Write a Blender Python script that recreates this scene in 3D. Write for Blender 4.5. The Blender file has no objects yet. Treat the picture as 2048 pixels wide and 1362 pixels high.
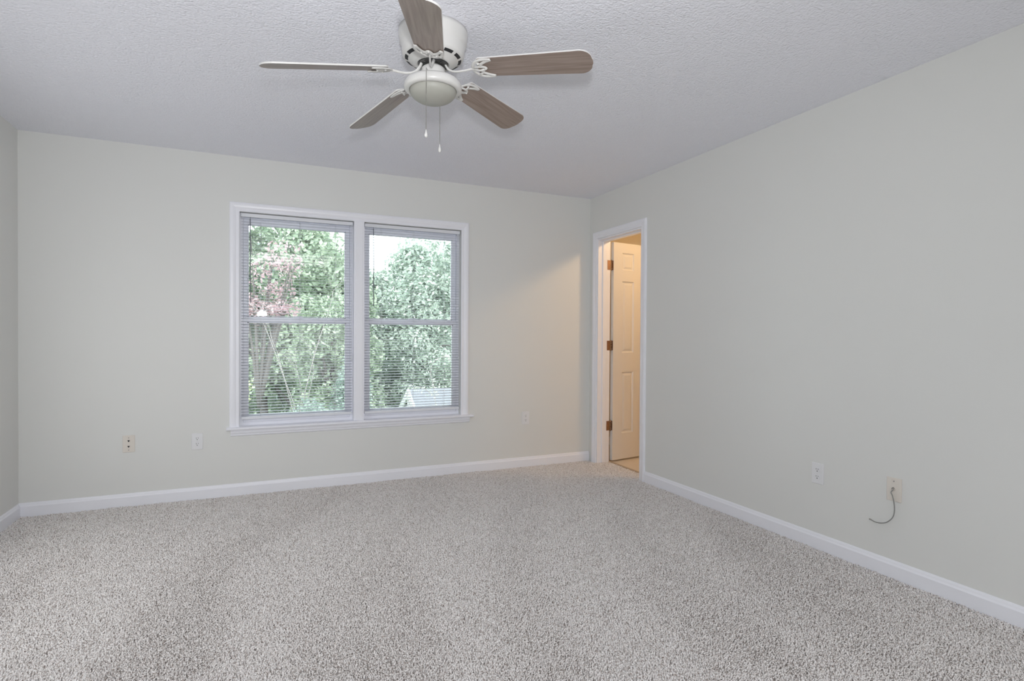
import bpy, bmesh, math, random
import numpy as np
from mathutils import Vector, Matrix

# ------------------------------------------------------------------ scene set-up
sc = bpy.context.scene
COL = sc.collection
sc.view_settings.view_transform = 'Standard'
sc.view_settings.look = 'None'
sc.view_settings.exposure = 0.09
sc.view_settings.gamma = 1.0
sc.view_settings.use_curve_mapping = False
sc.cycles.use_denoising = True
sc.cycles.use_adaptive_sampling = True
sc.cycles.adaptive_threshold = 0.02
sc.cycles.max_bounces = 12
sc.cycles.diffuse_bounces = 7
sc.cycles.glossy_bounces = 4
sc.cycles.transmission_bounces = 8
sc.cycles.transparent_max_bounces = 16
sc.cycles.sample_clamp_indirect = 6.0
sc.cycles.caustics_reflective = False
sc.cycles.caustics_refractive = False

H = 2.44            # ceiling height
XL = -4.2116        # left wall
YR = -8.2           # rear wall, behind the camera

# camera (solved from the room's edges)
cam_d = bpy.data.cameras.new('camera'); cam = bpy.data.objects.new('camera', cam_d); COL.objects.link(cam)
cam_d.sensor_width = 36.0; cam_d.lens = 1125.14 * 36.0 / 2048.0; cam_d.clip_start = 0.02; cam_d.clip_end = 500
pan, pitch, roll = -0.42033212, -0.01022058, 0.00589434
fw = Vector((-math.sin(pan)*math.cos(pitch), math.cos(pan)*math.cos(pitch), math.sin(pitch)))
r0 = Vector((math.cos(pan), math.sin(pan), 0)); u0 = r0.cross(fw)
rr = math.cos(roll)*r0 + math.sin(roll)*u0; uu = -math.sin(roll)*r0 + math.cos(roll)*u0
M = Matrix((rr, uu, -fw)).transposed().to_4x4(); M.translation = Vector((-2.81412, -4.51401, 1.16907))
cam.matrix_world = M
sc.camera = cam

# sky
W = bpy.data.worlds.new('sky'); sc.world = W; W.use_nodes = True
wn = W.node_tree.nodes; wl = W.node_tree.links
bg = wn['Background']; bg.inputs[0].default_value = (0.88, 0.95, 1.0, 1); bg.inputs[1].default_value = 4.6

def lamp(name, kind, loc, energy, color, rot=(0, 0, 0), **kw):
    d = bpy.data.lights.new(name, kind); d.energy = energy; d.color = color
    for k, v in kw.items(): setattr(d, k, v)
    o = bpy.data.objects.new(name, d); o.location = loc; o.rotation_euler = rot; COL.objects.link(o); return o

SUN = lamp('sun', 'SUN', (0, 0, 10), 3.0, (1.0, 0.96, 0.88), rot=(math.radians(38), 0, math.radians(20)), angle=math.radians(6))
# the photographer's flash: its reflection is the white disc in the left window, its shadows lie on the ceiling
lamp('camera_flash', 'SPOT', (-2.795, -4.52, 1.45), 128.0, (0.98, 0.985, 1.0), shadow_soft_size=0.066, spot_size=math.radians(150), spot_blend=1.0,
     rot=Vector((0.06, 0.80, 0.50)).to_track_quat('-Z', 'Y').to_euler())
# unseen fill panels added to even out the room light: rear, left side, ceiling
lamp('added_rear_fill', 'AREA', (-2.3, YR + 0.03, 1.2), 38.0, (0.98, 0.99, 1.0), rot=(math.radians(95), 0, 0),
     shape='RECTANGLE', size=3.4, size_y=2.1)
lamp('added_side_fill', 'AREA', (XL + 0.03, -1.6, 1.0), 8.0, (0.98, 0.99, 1.0), rot=(math.radians(90), 0, math.radians(-90)),  # invented light panel on the left wall, no window modelled there
     shape='RECTANGLE', size=1.6, size_y=1.4)
lamp('added_ceiling_fill', 'AREA', (-2.7, -5.5, H - 0.02), 30.0, (1.0, 1.0, 1.0), rot=(0, 0, 0),  # downward panel added to brighten the near carpet
     shape='RECTANGLE', size=2.0, size_y=1.4)
# warm ceiling lamp of the bathroom
lamp('bathroom_ceiling_lamp', 'POINT', (0.75, -1.1, 2.36), 28.0, (1.0, 0.66, 0.34), shadow_soft_size=0.08)

# ------------------------------------------------------------------ helpers
def srgb(r, g, b):
    f = lambda c: ((c/255+0.055)/1.055)**2.4 if c > 10 else c/255/12.92
    return (f(r), f(g), f(b), 1)

def mat(name, col, rough=0.6, metal=0.0, spec=0.5, bump=None, noise=None):
    m = bpy.data.materials.new(name); m.use_nodes = True
    n = m.node_tree.nodes; l = m.node_tree.links; b = n['Principled BSDF']
    c = tuple(col) if len(col) == 4 else tuple(col)+(1,)
    b.inputs['Base Color'].default_value = c
    b.inputs['Roughness'].default_value = rough
    b.inputs['Metallic'].default_value = metal
    b.inputs['Specular IOR Level'].default_value = spec
    tc = n.new('ShaderNodeTexCoord')
    if noise:   # (scale, amount) small tonal variation
        t = n.new('ShaderNodeTexNoise'); t.inputs['Scale'].default_value = noise[0]; t.inputs['Detail'].default_value = 4
        l.new(tc.outputs['Object'], t.inputs['Vector'])
        mx = n.new('ShaderNodeMix'); mx.data_type = 'RGBA'
        a = noise[1]
        mx.inputs['A'].default_value = (c[0]*(1-a), c[1]*(1-a), c[2]*(1-a), 1)
        mx.inputs['B'].default_value = (min(1, c[0]*(1+a)), min(1, c[1]*(1+a)), min(1, c[2]*(1+a)), 1)
        l.new(t.outputs['Fac'], mx.inputs['Factor']); l.new(mx.outputs['Result'], b.inputs['Base Color'])
    if bump:    # (scale, strength, distance)
        t = n.new('ShaderNodeTexNoise'); t.inputs['Scale'].default_value = bump[0]; t.inputs['Detail'].default_value = 3
        l.new(tc.outputs['Object'], t.inputs['Vector'])
        bp = n.new('ShaderNodeBump'); bp.inputs['Strength'].default_value = bump[1]; bp.inputs['Distance'].default_value = bump[2]
        l.new(t.outputs['Fac'], bp.inputs['Height']); l.new(bp.outputs['Normal'], b.inputs['Normal'])
    return m

class MB:
    def __init__(s): s.v = []; s.f = []; s.mi = []; s.sm = []
    def add(s, vs, fs, mi=0, smooth=False):
        o = len(s.v); s.v += [tuple(x) for x in vs]
        for f in fs: s.f.append(tuple(i+o for i in f)); s.mi.append(mi); s.sm.append(smooth)
    def box(s, a, b, mi=0, bev=0.0):
        x0, x1 = sorted((a[0], b[0])); y0, y1 = sorted((a[1], b[1])); z0, z1 = sorted((a[2], b[2]))
        if bev <= 0:
            vs = [(x, y, z) for z in (z0, z1) for y in (y0, y1) for x in (x0, x1)]
            s.add(vs, [(0, 2, 3, 1), (4, 5, 7, 6), (0, 1, 5, 4), (2, 6, 7, 3), (0, 4, 6, 2), (1, 3, 7, 5)], mi)
        else:
            bm = bmesh.new(); bmesh.ops.create_cube(bm, size=1)
            bmesh.ops.scale(bm, vec=(x1-x0, y1-y0, z1-z0), verts=bm.verts)
            bmesh.ops.translate(bm, vec=((x0+x1)/2, (y0+y1)/2, (z0+z1)/2), verts=bm.verts)
            bmesh.ops.bevel(bm, geom=bm.edges[:], offset=bev, segments=2, affect='EDGES', profile=0.5)
            s.bm(bm, mi)
    def bm(s, bm, mi=0, smooth=False):
        bm.verts.index_update()
        s.add([v.co[:] for v in bm.verts], [[v.index for v in f.verts] for f in bm.faces], mi, smooth); bm.free()
    def lathe(s, prof, n=48, mi=0, c=(0, 0), smooth=True, closed=False):
        vs = []; fs = []
        for (r, z) in prof:
            for i in range(n):
                a = 2*math.pi*i/n; vs.append((c[0]+r*math.cos(a), c[1]+r*math.sin(a), z))
        for k in range(len(prof)-1):
            for i in range(n):
                j = (i+1) % n; fs.append((k*n+i, k*n+j, (k+1)*n+j, (k+1)*n+i))
        s.add(vs, fs, mi, smooth)
    def tube(s, pts, r, n=8, mi=0, flat=1.0, up=None, caps=True):
        pts = [Vector(p) for p in pts]; rs = r if isinstance(r, (list, tuple)) else [r]*len(pts)
        vs = []; fs = []; prev = None
        for i, p in enumerate(pts):
            t = (pts[min(i+1, len(pts)-1)]-pts[max(i-1, 0)]).normalized()
            if up is not None: a = t.cross(Vector(up)).normalized()
            elif prev is None: a = t.orthogonal().normalized()
            else: a = (prev - t*prev.dot(t)).normalized()
            prev = a; b = t.cross(a)
            for k in range(n):
                th = 2*math.pi*k/n; vs.append(p + a*(rs[i]*math.cos(th)) + b*(rs[i]*flat*math.sin(th)))
        for i in range(len(pts)-1):
            for k in range(n):
                j = (k+1) % n; fs.append((i*n+k, i*n+j, (i+1)*n+j, (i+1)*n+k))
        if caps:
            fs.append(tuple(range(n))[::-1]); fs.append(tuple(range((len(pts)-1)*n, len(pts)*n)))
        s.add(vs, fs, mi, True)
    def sphere(s, c, r, mi=0, seg=12, sc=(1, 1, 1)):
        bm = bmesh.new(); bmesh.ops.create_uvsphere(bm, u_segments=seg, v_segments=max(6, seg//2), radius=r)
        if sc != (1, 1, 1): bmesh.ops.scale(bm, vec=sc, verts=bm.verts)
        bmesh.ops.translate(bm, vec=c, verts=bm.verts); s.bm(bm, mi, True)
    def prism(s, poly, y0, y1, mi=0):
        """poly in (x,z), extruded along y"""
        n = len(poly); vs = [(x, y0, z) for x, z in poly]+[(x, y1, z) for x, z in poly]
        fs = [tuple(range(n)), tuple(range(2*n-1, n-1, -1))]+[(i, i+n, (i+1) % n+n, (i+1) % n) for i in range(n)]
        s.add(vs, fs, mi)
    def sweep(s, path, prof, frame, closed=False, mi=0):
        """mitred moulding. path: 2-D points; prof: (d, h) d = offset to the left of the path, h = height off the plane; frame(u,v,h)->xyz"""
        P = [Vector((a, b)) for a, b in path]; n = len(P); k = len(prof); vs = []
        for i in range(n):
            dirs = []
            if i > 0 or closed: dirs.append((P[i]-P[i-1]).normalized())
            if i < n-1 or closed: dirs.append((P[(i+1) % n]-P[i]).normalized())
            ns = [Vector((-d.y, d.x)) for d in dirs]
            m = ns[0] if len(ns) == 1 else (ns[0]+ns[1])/(1+ns[0].dot(ns[1]))
            for d, h in prof: q = P[i]+m*d; vs.append(frame(q.x, q.y, h))
        fs = []
        for i in range(n if closed else n-1):
            j = (i+1) % n
            for a in range(k):
                b = (a+1) % k; fs.append((i*k+a, i*k+b, j*k+b, j*k+a))
        if not closed: fs += [tuple(range(k)), tuple(range((n-1)*k, n*k))[::-1]]
        s.add(vs, fs, mi)
    def build(s, name, mats, parent=None, **props):
        me = bpy.data.meshes.new(name); me.from_pydata([tuple(v) for v in s.v], [], s.f)
        mats = mats if isinstance(mats, (list, tuple)) else [mats]
        for m in mats: me.materials.append(m)
        me.polygons.foreach_set('material_index', s.mi)
        me.polygons.foreach_set('use_smooth', s.sm)
        bm = bmesh.new(); bm.from_mesh(me); bmesh.ops.recalc_face_normals(bm, faces=bm.faces); bm.to_mesh(me); bm.free()
        me.update()
        o = bpy.data.objects.new(name, me); COL.objects.link(o)
        if parent is not None: o.parent = parent
        for k, v in props.items(): o[k] = v
        return o

def empty(name, loc, rz=0.0, **props):
    o = bpy.data.objects.new(name, None); o.empty_display_size = 0.05
    o.location = loc; o.rotation_euler = (0, 0, rz); COL.objects.link(o)
    for k, v in props.items(): o[k] = v
    return o

def tag(o, label=None, category=None, group=None, kind=None):
    if label: o['label'] = label
    if category: o['category'] = category
    if group: o['group'] = group
    if kind: o['kind'] = kind
    return o

# ------------------------------------------------------------------ materials
m_wall = mat('wall_paint', (0.735, 0.742, 0.722), 0.55, spec=0.3, bump=(260, 0.06, 0.002))
m_trim = mat('trim_paint', (0.86, 0.87, 0.92), 0.32, bump=(40, 0.03, 0.001))
m_vinyl = mat('white_vinyl', (0.87, 0.88, 0.94), 0.35)
def slat_mat():
    m = mat('vinyl_slat', (0.84, 0.86, 0.91), 0.35)
    n = m.node_tree.nodes; l = m.node_tree.links; b = n['Principled BSDF']; out = n['Material Output']
    t = n.new('ShaderNodeBsdfTranslucent'); t.inputs[0].default_value = (0.86, 0.90, 0.95, 1)
    mx = n.new('ShaderNodeMixShader'); mx.inputs[0].default_value = 0.35
    l.new(b.outputs[0], mx.inputs[1]); l.new(t.outputs[0], mx.inputs[2]); l.new(mx.outputs[0], out.inputs['Surface']); return m
m_slat = slat_mat()
m_rail = mat('blind_rail', (0.76, 0.78, 0.82), 0.35)
m_cord = mat('blind_cord', (0.75, 0.77, 0.80), 0.8)
m_wand = mat('blind_wand', (0.18, 0.20, 0.23), 0.15)
m_plate = mat('white_plastic', (0.78, 0.785, 0.80), 0.3)
m_cream = mat('cream_plastic', (0.74, 0.695, 0.635), 0.35)
m_dark = mat('dark_slot', (0.02, 0.02, 0.022), 0.6)
m_screw = mat('screw', (0.42, 0.41, 0.40), 0.4, 0.6)
m_cable = mat('grey_cable', (0.26, 0.26, 0.25), 0.45)
m_brass = mat('aged_brass_hinge', (0.33, 0.19, 0.12), 0.4, 0.75, noise=(60, 0.3))
m_fanw = mat('fan_white_enamel', (0.70, 0.695, 0.675), 0.28)
m_fang = mat('frosted_glass', (0.40, 0.40, 0.36), 0.45)
m_chain = mat('chain_metal', (0.38, 0.37, 0.34), 0.3, 0.9)
m_tile = mat('bathroom_vinyl', (0.66, 0.60, 0.52), 0.35, noise=(9, 0.08))
m_door = mat('door_paint', (0.74, 0.73, 0.72), 0.35)

def ceiling_mat():
    m = mat('popcorn_ceiling', (0.86, 0.87, 0.93), 0.8, spec=0.2)
    n = m.node_tree.nodes; l = m.node_tree.links; b = n['Principled BSDF']; tc = n.new('ShaderNodeTexCoord')
    v = n.new('ShaderNodeTexVoronoi'); v.inputs['Scale'].default_value = 105; v.feature = 'SMOOTH_F1'; v.inputs['Smoothness'].default_value = 0.6
    t = n.new('ShaderNodeTexNoise'); t.inputs['Scale'].default_value = 60; t.inputs['Detail'].default_value = 4
    l.new(tc.outputs['Object'], v.inputs['Vector']); l.new(tc.outputs['Object'], t.inputs['Vector'])
    mu = n.new('ShaderNodeMath'); mu.operation = 'MULTIPLY'; l.new(v.outputs['Distance'], mu.inputs[0]); l.new(t.outputs['Fac'], mu.inputs[1])
    bp = n.new('ShaderNodeBump'); bp.invert = True; bp.inputs['Strength'].default_value = 0.65; bp.inputs['Distance'].default_value = 0.009
    l.new(mu.outputs[0], bp.inputs['Height']); l.new(bp.outputs['Normal'], b.inputs['Normal'])
    return m
m_ceil = ceiling_mat()

def wood_mat():
    m = mat('fan_blade_veneer', (0.26, 0.21, 0.18), 0.33, spec=0.6)
    n = m.node_tree.nodes; l = m.node_tree.links; b = n['Principled BSDF']; tc = n.new('ShaderNodeTexCoord')
    at = n.new('ShaderNodeAttribute'); at.attribute_name = 'grain'
    mp = n.new('ShaderNodeMapping'); mp.inputs['Scale'].default_value = (3, 60, 1)
    t = n.new('ShaderNodeTexNoise'); t.inputs['Scale'].default_value = 1.5; t.inputs['Detail'].default_value = 6; t.inputs['Distortion'].default_value = 0.6
    l.new(at.outputs['Vector'], mp.inputs['Vector']); l.new(mp.outputs['Vector'], t.inputs['Vector'])
    cr = n.new('ShaderNodeValToRGB'); e = cr.color_ramp.elements
    e[0].position = 0.3; e[0].color = srgb(128, 113, 104); e[1].position = 0.7; e[1].color = srgb(158, 143, 134)
    l.new(t.outputs['Fac'], cr.inputs['Fac']); l.new(cr.outputs['Color'], b.inputs['Base Color'])
    return m
m_wood = wood_mat()

def carpet_mat():
    m = bpy.data.materials.new('carpet_yarn'); m.use_nodes = True
    n = m.node_tree.nodes; l = m.node_tree.links; b = n['Principled BSDF']
    b.inputs['Roughness'].default_value = 0.95; b.inputs['Specular IOR Level'].default_value = 0.1
    tc = n.new('ShaderNodeTexCoord')
    t = n.new('ShaderNodeTexNoise'); t.inputs['Scale'].default_value = 170; t.inputs['Detail'].default_value = 2
    l.new(tc.outputs['Object'], t.inputs['Vector'])
    cr = n.new('ShaderNodeValToRGB'); e = cr.color_ramp.elements
    e[0].position = 0.34; e[0].color = srgb(160, 147, 139)
    e[1].position = 0.62; e[1].color = srgb(255, 253, 251)
    k = e.new(0.46); k.color = srgb(246, 241, 238)
    l.new(t.outputs['Fac'], cr.inputs['Fac']); l.new(cr.outputs['Color'], b.inputs['Base Color'])
    return m
m_carpet = carpet_mat()
m_slab = mat('carpet_backing', srgb(150, 142, 136), 0.95, spec=0.1)

def glass_mat():
    m = bpy.data.materials.new('window_glass'); m.use_nodes = True
    n = m.node_tree.nodes; l = m.node_tree.links; n.remove(n['Principled BSDF']); out = n['Material Output']
    tr = n.new('ShaderNodeBsdfTransparent'); tr.inputs[0].default_value = (0.95, 0.97, 0.96, 1)
    gl = n.new('ShaderNodeBsdfGlossy'); gl.inputs['Roughness'].default_value = 0.0
    fr = n.new('ShaderNodeFresnel'); fr.inputs['IOR'].default_value = 1.5
    mx = n.new('ShaderNodeMixShader'); l.new(fr.outputs[0], mx.inputs[0]); l.new(tr.outputs[0], mx.inputs[1]); l.new(gl.outputs[0], mx.inputs[2])
    l.new(mx.outputs[0], out.inputs['Surface']); return m
m_glass = glass_mat()

def leaf_mat(name, c1, c2):
    m = bpy.data.materials.new(name); m.use_nodes = True
    n = m.node_tree.nodes; l = m.node_tree.links; n.remove(n['Principled BSDF']); out = n['Material Output']
    g = n.new('ShaderNodeNewGeometry'); cr = n.new('ShaderNodeValToRGB'); e = cr.color_ramp.elements
    e[0].color = c1; e[1].color = c2; l.new(g.outputs['Random Per Island'], cr.inputs['Fac'])
    d = n.new('ShaderNodeBsdfDiffuse'); t = n.new('ShaderNodeBsdfTranslucent')
    l.new(cr.outputs['Color'], d.inputs[0]); l.new(cr.outputs['Color'], t.inputs[0])
    mx = n.new('ShaderNodeMixShader'); mx.inputs[0].default_value = 0.35
    l.new(d.outputs[0], mx.inputs[1]); l.new(t.outputs[0], mx.inputs[2]); l.new(mx.outputs[0], out.inputs['Surface'])
    return m
L_green = leaf_mat('leaf_green', (0.22, 0.29, 0.21, 1), (0.50, 0.57, 0.45, 1))
L_pale = leaf_mat('leaf_pale_green', (0.34, 0.42, 0.36, 1), (0.62, 0.69, 0.61, 1))
L_pink = leaf_mat('leaf_dusky_pink', (0.32, 0.22, 0.24, 1), (0.58, 0.44, 0.46, 1))
L_dark = leaf_mat('leaf_blue_green', (0.18, 0.25, 0.22, 1), (0.40, 0.47, 0.42, 1))
L_lime = leaf_mat('leaf_yellow_green', (0.34, 0.40, 0.22, 1), (0.58, 0.62, 0.40, 1))
m_bark = mat('bark', (0.09, 0.08, 0.075), 0.9, noise=(12, 0.3))
m_twig = mat('pale_twig', (0.26, 0.24, 0.23), 0.8)
m_grass = mat('lawn', (0.16, 0.24, 0.11), 0.9, noise=(3, 0.4))
m_siding = mat('house_siding', (0.10, 0.11, 0.12), 0.6)
m_fascia = mat('white_fascia', (0.85, 0.86, 0.86), 0.5)
m_shingle = mat('pale_grey_shingle', (0.15, 0.16, 0.18), 0.8, noise=(14, 0.15))

# ------------------------------------------------------------------ room shell
WO = [(-2.953, -2.150), (-2.074, -1.270)]; WZ0, WZ1 = 0.492, 2.046     # window openings
WT = 0.15                                                             # outer wall thickness
DY0, DY1, DZ = -0.780, -0.130, 2.045; DT = 0.128                      # door opening in the right wall

mb = MB()
for (x0, x1) in ((XL-0.12, WO[0][0]), (WO[0][1], WO[1][0]), (WO[1][1], 0.0)): mb.box((x0, 0, WZ0), (x1, WT, WZ1))
mb.box((XL-0.12, 0, -0.2), (0.0, WT, WZ0)); mb.box((XL-0.12, 0, WZ1), (0.0, WT, H+0.1))
tag(mb.build('wall_back', m_wall), 'off-white painted wall with the double window', 'wall', kind='structure')
mb = MB()
mb.box((0, DY1, -0.2), (DT, WT, H+0.1)); mb.box((0, DY0, DZ), (DT, DY1, H+0.1)); mb.box((0, YR, -0.2), (DT, DY0, H+0.1))
mb.box((0, DY0, -0.2), (DT, DY1, -0.02))
tag(mb.build('wall_right', m_wall), 'off-white painted wall with the open doorway', 'wall', kind='structure')
mb = MB(); mb.box((XL-0.12, YR, -0.2), (XL, 0, H+0.1))
tag(mb.build('wall_left', m_wall), 'off-white painted wall at the left edge of the view', 'wall', kind='structure')
mb = MB(); mb.box((XL-0.12, YR-0.12, -0.2), (DT, YR, H+0.1))
tag(mb.build('wall_rear', m_wall), 'off-white painted wall behind the camera', 'wall', kind='structure')
mb = MB(); mb.box((XL, YR, H), (0, 0, H+0.1))
tag(mb.build('ceiling', m_ceil), 'flat ceiling with fine sprayed texture', 'ceiling', kind='structure')
mb = MB(); mb.box((XL, YR, -0.12), (0, 0, -0.012)); mb.box((0, DY0, -0.019), (DT+0.003, DY1, -0.012))
tag(mb.build('floor', m_slab), 'floor under the cut-pile carpet', 'floor', kind='structure')

# carpet pile: twisted yarn tufts as real geometry
def carpet():
    rng = np.random.default_rng(7)
    sp = 0.0062
    def grid(x0, x1, y0, y1, s):
        gx, gy = np.meshgrid(np.arange(x0, x1, s), np.arange(y0, y1, s)); return np.stack([gx.ravel(), gy.ravel()], 1)
    g = [grid(XL+0.014, -0.014, -3.72, -0.014, sp), grid(XL+0.014, -0.014, YR, -3.72, 0.03), grid(-0.014, DT, DY0+0.002, DY1-0.002, sp)]
    sz = np.concatenate([np.full(len(g[0]), 1.0), np.full(len(g[1]), 4.6), np.full(len(g[2]), 1.0)])
    P = np.concatenate(g)
    P = P + (rng.random(P.shape)-0.5)*(0.0062*1.1*sz)[:, None]
    P[:, 0] = np.clip(P[:, 0], XL+0.014, DT)
    ins = P[:, 0] > -0.013
    P[:, 1] = np.where(ins, np.clip(P[:, 1], DY0+0.003, DY1-0.003), np.minimum(P[:, 1], -0.014))
    N = len(P)
    # lean of the pile: broad brushed patches plus per-tuft scatter
    def field(k, seed):
        r = np.random.default_rng(seed); o = np.zeros(N)
        for _ in range(14):
            a = r.random()*6.283; f = k*(0.5+r.random()); o += np.sin(f*(P[:, 0]*np.cos(a)+P[:, 1]*np.sin(a)*0.6)+r.random()*6.283)
        return o/4.0
    # vacuum strokes: wedge-shaped bands brushed towards or away from the window
    ux = P[:, 0]*0.94-P[:, 1]*0.34+0.16*np.sin(P[:, 1]*2.1+P[:, 0]*0.7)
    st = np.tanh(2.5*(np.sin(ux*2*np.pi/0.70+0.9*np.sin(P[:, 1]*1.3)+1.6*field(1.6, 5))+0.9*field(3.2, 17)))
    fa = field(4.0, 3); fb = field(5.0, 9); fc = field(45, 21); fd = field(16, 33)
    lx = fa*0.0020 + fd*0.0012 + rng.normal(0, 0.0036, N); ly = st*0.0032+fb*0.0016 + rng.normal(0, 0.0036, N)
    h = 0.0122 + fc*0.0011 + fd*0.0006 + rng.normal(0, 0.0019, N)
    rad = 0.0037*sz*(0.85+0.3*rng.random(N))*(1+0.05*st)
    ang = rng.random(N)*6.283
    V = np.zeros((N, 7, 3))
    for k in range(3):
        a = ang+k*2.0944
        V[:, k, 0] = P[:, 0]+rad*np.cos(a); V[:, k, 1] = P[:, 1]+rad*np.sin(a); V[:, k, 2] = -0.0125
        a2 = a+0.7
        V[:, k+3, 0] = P[:, 0]+lx*0.8+0.92*rad*np.cos(a2); V[:, k+3, 1] = P[:, 1]+ly*0.8+0.92*rad*np.sin(a2); V[:, k+3, 2] = -0.0125+h*0.80
    V[:, 6, 0] = P[:, 0]+lx*1.1; V[:, 6, 1] = P[:, 1]+ly*1.1; V[:, 6, 2] = -0.0125+h
    tri = np.array([[0, 1, 4], [0, 4, 3], [1, 2, 5], [1, 5, 4], [2, 0, 3], [2, 3, 5], [3, 4, 6], [4, 5, 6], [5, 3, 6]])
    F = (np.arange(N)[:, None, None]*7 + tri[None]).reshape(-1, 3)
    me = bpy.data.meshes.new('carpet_pile')
    me.vertices.add(N*7); me.vertices.foreach_set('co', V.reshape(-1).astype(np.float32))
    nf = len(F); me.loops.add(nf*3); me.loops.foreach_set('vertex_index', F.reshape(-1).astype(np.int32))
    me.polygons.add(nf); me.polygons.foreach_set('loop_start', np.arange(0, nf*3, 3, dtype=np.int32))
    me.polygons.foreach_set('loop_total', np.full(nf, 3, dtype=np.int32))
    me.materials.append(m_carpet); me.update(calc_edges=True)
    o = bpy.data.objects.new('carpet_pile', me); COL.objects.link(o)
    tag(o, 'beige-grey flecked cut-pile carpet covering the whole floor', 'carpet', kind='stuff')
carpet()

# baseboards
BP = [(0, 0.0), (0, 0.083), (0.0035, 0.082), (0.007, 0.075), (0.0085, 0.068), (0.013, 0.060), (0.013, -0.012), (0, -0.012)]
def baseboard(name, p0, p1, nrm, label):
    mb = MB(); vs = []
    for p in (p0, p1):
        for d, z in BP: vs.append((p[0]+nrm[0]*d, p[1]+nrm[1]*d, z))
    k = len(BP); fs = [(i, (i+1) % k, (i+1) % k+k, i+k) for i in range(k)]+[tuple(range(k)), tuple(range(k, 2*k))[::-1]]
    mb.add(vs, fs); return tag(mb.build(name, m_trim), label, 'baseboard', kind='structure')
baseboard('baseboard_back', (XL, 0), (-0.004, 0), (0, -1), 'white baseboard under the double window')
baseboard('baseboard_right', (0, YR), (0, -0.849), (-1, 0), 'white baseboard running from the doorway along the right wall')
baseboard('baseboard_left', (XL, YR), (XL, -0.013), (1, 0), 'white baseboard on the left wall')

# window casing, stool, apron
CAS = [(0, 0), (0, 0.010), (0.006, 0.013), (0.022, 0.012), (0.030, 0.016), (0.042, 0.0185), (0.056, 0.0185), (0.064, 0.015), (0.066, 0)]
bf = lambda u, v, h: (u, -h, v)
mb = MB()
mb.sweep([(WO[0][0], WZ0), (WO[0][0], WZ1), (WO[1][1], WZ1), (WO[1][1], WZ0)], CAS, bf)
tag(mb.build('trim_1', m_trim), 'white moulded casing around the double window', 'trim', kind='structure')
mb = MB(); mb.box((WO[0][1]-0.001, -0.013, WZ0), (WO[1][0]+0.001, WT, WZ1-0.0005)); mb.box((WO[0][1]+0.012, -0.017, WZ0), (WO[1][0]-0.012, -0.0125, WZ1-0.001), bev=0.002)
tag(mb.build('trim_2', m_trim), 'white mullion between the two windows', 'trim', kind='structure')
mb = MB()
poly = [(-0.046, 0.474), (-0.049, 0.480), (-0.049, 0.487), (-0.044, 0.4925), (0.045, 0.4925), (0.045, 0.474)]
vs = [(-3.036, y, z) for y, z in poly[:4]+[(0, 0.4925), (0, 0.474)]]+[(-1.166, y, z) for y, z in poly[:4]+[(0, 0.4925), (0, 0.474)]]
mb.add(vs, [(i, (i+1) % 6, (i+1) % 6+6, i+6) for i in range(6)]+[tuple(range(6)), tuple(range(6, 12))[::-1]])
for x0, x1 in WO: mb.box((x0, 0, 0.474), (x1, 0.06, 0.4922))
tag(mb.build('trim_3', m_trim), 'white window stool with rounded nose', 'trim', kind='structure')
mb = MB()
ap = [(0, 0.474), (-0.017, 0.474), (-0.017, 0.450), (-0.012, 0.442), (-0.010, 0.430), (0, 0.424)]
vs = [(-3.010, y, z) for y, z in ap]+[(-1.192, y, z) for y, z in ap]
mb.add(vs, [(i, (i+1) % 6, (i+1) % 6+6, i+6) for i in range(6)]+[tuple(range(6)), tuple(range(6, 12))[::-1]])
tag(mb.build('trim_4', m_trim), 'white apron moulding below the window stool', 'trim', kind='structure')

# windows
def window(n, x0, x1, label):
    w = empty('window_%d' % n, (0, 0, 0)); tag(w, label, 'window', kind='structure')
    zm0, zm1 = 1.250, 1.287
    y0, y1, y2 = 0.056, 0.086, 0.116
    mb = MB(); fr = 0.022
    mb.box((x0, y0-0.004, WZ0), (x0+fr, WT, WZ1)); mb.box((x1-fr, y0-0.004, WZ0), (x1, WT, WZ1))
    mb.box((x0+fr, y0-0.004, WZ1-fr), (x1-fr, WT, WZ1)); mb.box((x0+fr, y0-0.004, WZ0), (x1-fr, WT, WZ0+fr))
    mb.build('window_frame', m_vinyl, w)
    a, b = x0+fr, x1-fr
    def sash(nm, ya, yb, za, zb, st, bot, top):
        m_ = MB()
        m_.box((a, ya, za), (a+st, yb, zb), bev=0.003); m_.box((b-st, ya, za), (b, yb, zb), bev=0.003)
        m_.box((a+st-0.003, ya, za), (b-st+0.003, yb, za+bot), bev=0.003); m_.box((a+st-0.003, ya, zb-top), (b-st+0.003, yb, zb), bev=0.003)
        # glazing bead
        s_ = 0.007
        for p, q in (((a+st, za+bot), (a+st+s_, zb-top)), ((b-st-s_, za+bot), (b-st, zb-top)), ((a+st, za+bot), (b-st, za+bot+s_)), ((a+st, zb-top-s_), (b-st, zb-top))):
            m_.box((p[0], ya+0.006, p[1]), (q[0], yb-0.006, q[1]))
        s = m_.build(nm, m_vinyl, w)
        g = MB(); g.box((a+st, (ya+yb)/2-0.0015, za+bot), (b-st, (ya+yb)/2+0.0015, zb-top)); g.build('glass_pane', m_glass, s)
        return s
    ls = sash('lower_sash', y0, y1, WZ0+fr, zm1, 0.030, 0.050, 0.036)
    us = sash('upper_sash', y1+0.001, y2, zm0, WZ1-fr, 0.030, 0.036, 0.050)
    lk = MB(); cx = (x0+x1)/2; lk.box((cx-0.03, y0+0.004, zm1), (cx+0.03, y1-0.004, zm1+0.008), bev=0.002); lk.box((cx-0.012, y0+0.002, zm1+0.008), (cx+0.03, y0+0.016, zm1+0.015), bev=0.002)
    lk.build('sash_lock', m_vinyl, w)
    return w
window(1, *WO[0], 'left double-hung window in white vinyl')
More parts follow.
